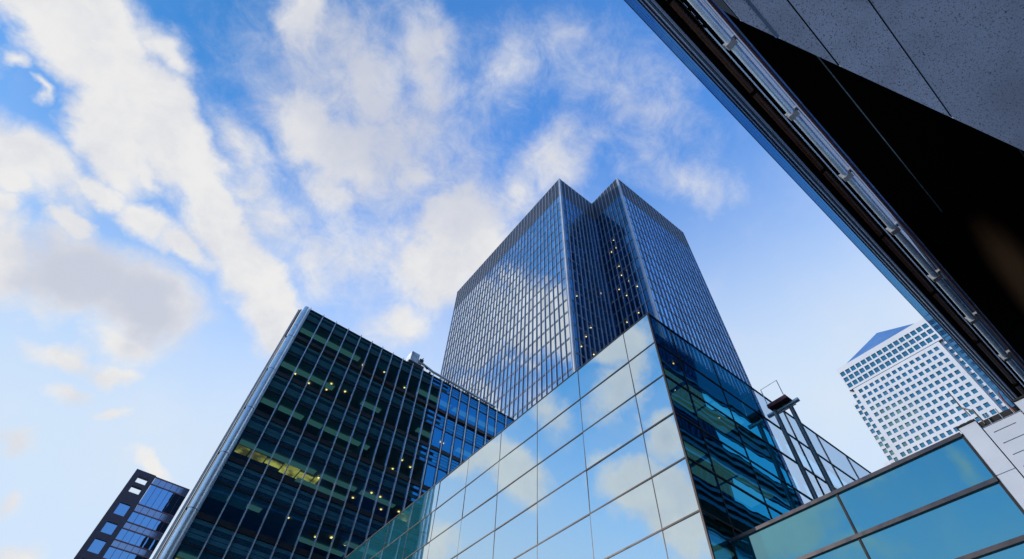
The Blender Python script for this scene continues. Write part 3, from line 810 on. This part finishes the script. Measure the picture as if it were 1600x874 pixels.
# ------------------------------------------------------------------ the block overhead on the right
H = thing('overhanging_block', 'dark overhead building with white pipe run, black soffit and speckled granite slabs', 'building', (0, 0, 0), rz=R(1.5), local=True)
E0 = 1.6
XA, XZ = -26.0, 98.0
# leaning facade, floor by floor: (z, y) runs out from (22, -.55) to (70, +.30)
def fy(z): return -.55+(z-22)*.85/48
nfl = 12
def band(za, zb, x0, x1, out_=0.0, th=.3):
    """a long strip that follows the facade's lean"""
    mb = MB(); n = len(mb.v)
    a, b = fy(za)+out_, fy(zb)+out_
    mb.v = [(x0, a, za), (x1, a, za), (x1, b, zb), (x0, b, zb), (x0, a-th, za), (x1, a-th, za), (x1, b-th, zb), (x0, b-th, zb)]
    mb.f = [(3, 2, 1, 0), (4, 5, 6, 7), (0, 1, 5, 4), (2, 3, 7, 6), (1, 2, 6, 5), (3, 0, 4, 7)]
    return mb
XM = 34.0
for i in range(3):                       # lower storeys: ribbon windows between projecting dark bands
    z = 22+4.4*i
    for a, b in ((.02, .35), (.75, 1.05), (1.45, 1.72)): put('spandrel_band', band(z+a, z+b, XA, XZ, -.01), 'fac_metal', H)
    for a, b in ((.35, .75), (1.05, 1.45), (1.72, 1.95), (3.62, 3.8), (3.98, 4.15)): put('shadow_gap', band(z+a, z+b, XA, XZ, -.14), 'fac_dark', H)
    put('window_band', band(z+1.95, z+3.62, XA, XM-.02, -.07), 'fac_dimmed', H)
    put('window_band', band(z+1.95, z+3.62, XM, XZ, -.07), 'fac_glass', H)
    put('window_band', band(z+3.8, z+3.98, XA, XZ, -.07), 'fac_upper', H)
    put('ledge', band(z+4.15, z+4.4, XA, XZ, .01), 'fac_ledge' if i < 1 else 'fac_metal', H)
for i in range(5):                       # upper storeys: smooth glazing
    z = 35.2+6.96*i
    put('window_band', band(z+.02, z+6.7, XA, XM-.02, -.03), 'fac_dimmed', H)
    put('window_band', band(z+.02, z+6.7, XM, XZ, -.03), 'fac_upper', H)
    put('spandrel_band', band(z+6.7, z+6.96, XA, XZ, -.02), 'fac_metal', H)
put('parapet', band(70.0, 71.0, XA, XZ, .01), 'fac_metal', H)
put('inner_wall', MB().box(XA, XZ, -14, -1.45, 21.4, 70), 'fac_dark', H)
# beam under the facade with a brown conduit
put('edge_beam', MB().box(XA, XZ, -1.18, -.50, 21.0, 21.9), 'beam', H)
put('beam_lip', MB().box(XA, XZ, -.54, -.50, 20.93, 20.99), 'fac_ledge', H)
put('conduit', MB().tube((XA, -.86, 20.86), (XZ, -.86, 20.86), .11, 14), 'brown', H, smooth=True)
for i in range(24): put('conduit_clip', MB().box(XA+4.4*i, XA+4.4*i+.12, -1.0, -.72, 20.72, 20.98), 'beam', H)
put('thin_cable', MB().tube((XA, -1.04, 20.5), (60, -1.04, 20.5), .022, 8), 'pipe', H)
# white pipe on brackets
ZP = 18.0
yp = -.0685*(ZP-E0)
put('white_pipe', MB().tube((-14, yp, ZP), (60, yp, ZP), .105, 18), 'pipe', H, smooth=True)
for i in range(-2, 16):
    x = (.384+.187*i)*(ZP-E0)
    put('pipe_bracket', MB().box(x-.07, x+.07, yp-.62, yp+.17, ZP+.10, ZP+.20).box(x-.09, x+.09, yp-.13, yp+.15, ZP-.125, ZP+.1), 'bracket', H)
# cable ladder at the near end
ct = MB(); zc = 18.6; 
for y in (-.93, -1.12): ct.box(-10, 5.6, y-.012, y+.012, zc-.04, zc+.04)
for i in range(48): ct.box(-10+.33*i, -10+.33*i+.13, -1.12, -.93, zc-.02, zc+.02)
put('cable_ladder', ct, 'beam', H)
# glass upstand between beam and soffit
fs = MB(); pts = [(XA, 17.165), (13.5, 17.165), (20.5, 19.4), (62, 19.4), (62, 20.9), (XA, 20.9)]; n = len(pts)
fs.v = [(x, -1.30, z) for x, z in pts]+[(x, -1.355, z) for x, z in pts]
fs.f = [tuple(range(n)), tuple(reversed(range(n, 2*n)))]+[(i, n+i, n+(i+1) % n, (i+1) % n) for i in range(n)]
put('frosted_strip', fs, 'frost', H)
put('glass_upstand', MB().box(12, 62, -1.42, -1.37, 17.165, 20.9), 'upstand', H)
put('clear_strip', MB().box(XA, XZ, -1.42, -1.32, 16.2, 17.1), 'strip', H)
put('strip_trim', MB().box(XA, XZ, -1.43, -1.28, 17.09, 17.16), 'small_line', H)
# black soffit
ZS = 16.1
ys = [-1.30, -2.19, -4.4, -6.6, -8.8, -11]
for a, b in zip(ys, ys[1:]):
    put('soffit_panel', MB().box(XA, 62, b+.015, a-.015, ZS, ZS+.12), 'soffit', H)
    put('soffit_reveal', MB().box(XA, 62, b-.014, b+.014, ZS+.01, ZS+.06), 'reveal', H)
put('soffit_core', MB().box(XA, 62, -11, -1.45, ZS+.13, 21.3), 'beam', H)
put('soffit_reflection_patch', MB().box(14.2, 24.5, -3.5, -2.0, ZS-.012, ZS-.004), 'warm_reflection', H)  # thin sheet that carries the painted warm reflection
# granite canopy, cut on the skew: rows of slabs with open joints along the building
ZG = 8.4; hg = ZG-E0
c0, s0 = math.cos(R(-1.5)), math.sin(R(-1.5))
def loc2(xz, yz):
    x, y = xz*hg, yz*hg
    return c0*x-s0*y, s0*x+c0*y
ga = Vector(loc2(.369, -.0896)); gb = Vector(loc2(.971, -.2823)); gd = (gb-ga)/(gb.x-ga.x)
def gx_at(y): return ga.x+(y-ga.y)/gd.y
yrow = [ga.y, loc2(.43, -.1135)[1], loc2(.48, -.154)[1], loc2(.65, -.233)[1]]
yrow.append(-6.0)
for a, b in zip(yrow, yrow[1:]):
    a_, b_ = a-.008, b+.008
    put('granite_slab', MB().prism([(-5, b_), (gx_at(b_), b_), (gx_at(a_), a_), (-5, a_)], ZG, ZG+.06), 'granite', H)
put('joint_strip', MB().box(-5, gx_at(yrow[1])-.02, yrow[1]-.014, yrow[1]+.014, ZG-.012, ZG+.05), 'strip', H)
put('canopy_core', MB().prism([(-5, -6), (gx_at(-6)-.012, -6), (gx_at(ga.y)-.012, ga.y), (-5, ga.y)], ZG+.02, ZG+.8), 'beam', H)
put('granite_pier', MB().box(-5, 10, -9, -6.1, 0, 16), 'granite', H)
put('ground_floor_wall', MB().box(XA, 62, -12, -11.1, 0, 21), 'fac_dark', H)
put('unseen_reflected_tower', MB().box(7, 56, -46, -15, 0, 172), 'fac_dark', H)  # unseen tower, placed for its dark reflection in the finned office
